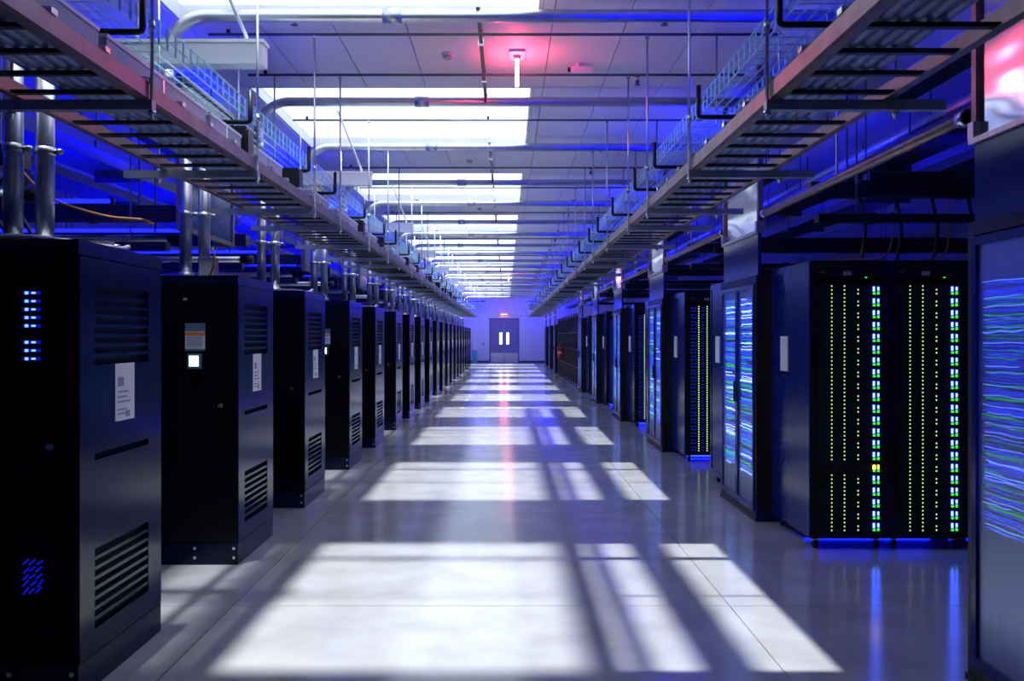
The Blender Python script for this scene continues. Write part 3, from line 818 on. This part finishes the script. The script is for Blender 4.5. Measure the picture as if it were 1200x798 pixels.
for i in range(4):
    x = 2.75 + 0.28 * i
    wig([(x, 7.03, 2.65), (x + 0.03, 7.0, 2.4), (x - 0.02, 6.98, 2.15)], 0.014, 'drop_cable', 'cableblack', 'black drop cable from the right busway to the near racks, %s from the aisle' % ORD[i], 'cable')
wig([(-2.7, 5.0, 2.52), (-2.5, 4.96, 2.34), (-2.2, 4.95, 2.24), (-2.0, 4.97, 2.22), (-1.95, 5.0, 2.2)], 0.008, 'fibre_cable', 'cableorange', 'thin tan cable drooping behind the nearest left cabinet', 'cable')
for i in range(3):
    x = -2.65 - 0.14 * i
    wig([(x, 5.06, 2.5), (x - 0.05, 5.0, 2.3), (x + 0.06, 4.95, 2.1), (x - 0.06, 4.95, 1.9)], 0.012, 'drop_cable', 'cableblack', 'black cable hanging behind the nearest left cabinet, %s from the aisle' % ORD[i], 'cable')

# mirror curtains over the left hot aisles
for k, (a, b) in enumerate(((3.0, 4.3), (7.25, 8.65), (11.7, 12.9), (16.1, 17.4), (20.5, 21.8))):
    t = thing('aisle_curtain', 'steel-framed hanging curtain panel behind the left cabinets, %s from the viewer' % ORD[k], 'panel', (-2.62, a, 2.43), 'left curtain panels')
    L = b - a
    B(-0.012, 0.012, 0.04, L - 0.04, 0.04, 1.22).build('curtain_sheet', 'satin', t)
    for y in (0, L - 0.04): B(-0.025, 0.025, y, y + 0.04, 0, 1.26).build('post', 'rail', t)
    for z in (0, 1.22): B(-0.025, 0.025, 0.04, L - 0.04, z, z + 0.04).build('rail', 'rail', t)
    for y in (0.1, L - 0.1): B(-0.005, 0.005, y - .005, y + .005, 1.26, 1.5).build('hanger_rod', 'galv', t)

# black mesh fence, extinguisher beyond the racks on the right
t = thing('security_fence', 'black mesh security fence beyond the last racks on the right', 'fence', (2.16, 27.0, 0))
for i in range(11):
    y = i * 1.1
    B(0, 0.05, y, y + 0.05, 0, 2.3).build('post', 'blackmetal', t)
    if i < 10:
        m = MB()
        for j in range(20): m.box(0.02, 0.03, y + 0.06 + j * 0.052, y + 0.075 + j * 0.052, 0.08, 2.22)
        for z in (0.08, 0.6, 1.14, 1.68, 2.2): m.box(0.016, 0.034, y + 0.05, y + 1.1, z, z + 0.03)
        p = m.build('mesh_panel', 'blackmetal', t)
        B(0.04, 0.046, y + 0.055, y + 1.095, 0.08, 2.22).build('backing_sheet', 'cabdark', t)
t = thing('fire_extinguisher', 'red fire extinguisher hung on the black fence', 'extinguisher', (2.06, 34.6, 0.75))
MB().tube([(0, 0, 0), (0, 0, 0.02), (0, 0, 0.42), (0, 0, 0.50)], [0.07, 0.085, 0.085, 0.03], 14).build('cylinder', 'redpaint', t)
MB().tube([(0, 0, 0.16), (0, 0, 0.26)], 0.087, 14).build('label_band', 'paper', t)
B(-0.02, 0.02, -0.08, 0.05, 0.50, 0.55).build('valve_handle', 'blackmetal', t)
MB().tube([(0, -0.05, 0.52), (-0.05, -0.11, 0.4), (-0.05, -0.10, 0.15)], 0.012, 6).build('hose', 'rubber', t)
B(0.085, 0.11, -0.03, 0.03, 0.2, 0.4).build('bracket', 'blackmetal', t)

# black cable trays running along the hall deep in both rows, and service pipes
def deep_tray(x, z, w, label):
    t = thing('deep_cable_tray', label, 'cable tray', (x, 0, z))
    B(-w / 2, w / 2, 1.0, 48, 0, 0.012).box(-w / 2, -w / 2 + 0.012, 1.0, 48, 0.012, 0.09).box(w / 2 - 0.012, w / 2, 1.0, 48, 0.012, 0.09).build('tray_channel', 'blackmetal', t)
    for k in range(16):
        y = 2.0 + 2.9 * k
        B(-w / 2 - 0.03, w / 2 + 0.03, y, y + 0.04, -0.045, 0).build('tray_hanger', 'strut', t)
        for sx in (-1, 1): B(sx * (w / 2 + 0.02) - .006, sx * (w / 2 + 0.02) + .006, y + .014, y + .026, 0, 3.92 - z).build('hanger_rod', 'strut', t)
deep_tray(-3.35, 2.95, 0.34, 'black cable tray running along behind the left cabinets')
deep_tray(-4.6, 3.15, 0.5, 'wide black cable tray deeper behind the left cabinets')
deep_tray(3.3, 3.05, 0.34, 'black cable tray running along behind the right mesh doors')
deep_tray(4.5, 3.2, 0.5, 'wide black cable tray deeper behind the right racks')
for i, (x, z, r) in enumerate(((-3.08, 3.55, 0.036), (-3.9, 3.55, 0.06), (2.95, 3.5, 0.04), (3.9, 3.55, 0.06))):
    t = thing('service_pipe', ['steel pipe under the ceiling just behind the left cabinets', 'steel pipe under the ceiling deep in the left rows', 'steel pipe under the ceiling behind the right mesh doors', 'steel pipe under the ceiling deep in the right rows'][i], 'pipe', (x, 0, z))
    MB().tube([(0, 0.5, 0), (0, 49, 0)], r, 10).build('pipe', 'conduit', t)
    for k in range(14):
        y = 1.5 + 3.4 * k
        B(-.006, .006, y, y + .012, r, 3.92 - z).build('pipe_hanger', 'strut', t)
# ------------------------------------------------------------------ blue tube lights over the rows
def batten(x, y, z, L, label, along='y', up=False):
    t = thing('blue_tube_light', label, 'light', (x, y, z), 'blue tube lights over the rows')
    if along == 'y':
        B(-0.09, 0.09, -L / 2, L / 2, -0.05, -0.035).build('reflector_tray', 'blackmetal', t)
        MB().tube([(0, -L / 2 + 0.03, 0), (0, L / 2 - 0.03, 0)], 0.02, 8).build('tube', 'led_blue_tube', t)
        B(-0.02, 0.02, -L / 2, -L / 2 + 0.03, -0.035, 0.03).box(-0.02, 0.02, L / 2 - 0.03, L / 2, -0.035, 0.03).build('end_cap', 'blackmetal', t)
        ry = (L / 2 - 0.015, -L / 2 + 0.015); rp = [(0, v) for v in ry]
    else:
        hs = B(-L / 2, L / 2, -0.035, 0.035, *((-0.03, -0.02) if up else (0.03, 0.08)))
        if up and x > 0: hs.box(-L / 2, L / 2, -0.065, -0.035, -0.03, 0.035).box(-L / 2, L / 2, 0.035, 0.065, -0.03, 0.035)
        hs.build('housing', 'blackmetal', t)
        MB().tube([(-L / 2 + 0.03, 0, 0), (L / 2 - 0.03, 0, 0)], 0.02, 8).build('tube', 'led_blue_up' if up else 'led_blue_tube', t)
        B(-L / 2, -L / 2 + 0.03, -0.02, 0.02, -0.02, 0.03).box(L / 2 - 0.03, L / 2, -0.02, 0.02, -0.02, 0.03).build('end_cap', 'blackmetal', t)
        rp = [(0.4, 0), (-0.4, 0)]
    for (px, py) in ([] if up else rp):
        B(px - .006, px + .006, py - .006, py + .006, 0.03 if along == 'y' else 0.08, CEIL - z).build('hanger_rod', 'strut', t)
for k in range(11):
    y = 5.4 + PER * k
    if k < 11:
        batten(-2.75, y + 2.3, 3.15, 1.5, 'blue tube light above the left cabinets, %s bay' % ORD[k])
        batten(2.62, y, 3.2, 1.5, 'blue tube light above the right racks, %s bay' % ORD[k])
for k, y in enumerate(AY):
    batten(4.5, y + 0.35, 2.812, 3.4, 'blue tube light lying on the %s right busway' % ORD[k], 'x', True)
for k, y in enumerate(CY[:9]):
    batten(-4.9, y + 1.15, 2.682, 3.4, 'blue tube light lying on the busway behind the %s left cabinet' % ORD[k], 'x', True)

for i, x in enumerate((-2.3, 2.3)):  # extra tubes added to brighten the end wall
    batten(x, YB - 0.9, 3.55, 2.2, 'added blue tube light washing the end wall %s of the door' % ('left', 'right')[i], 'x')
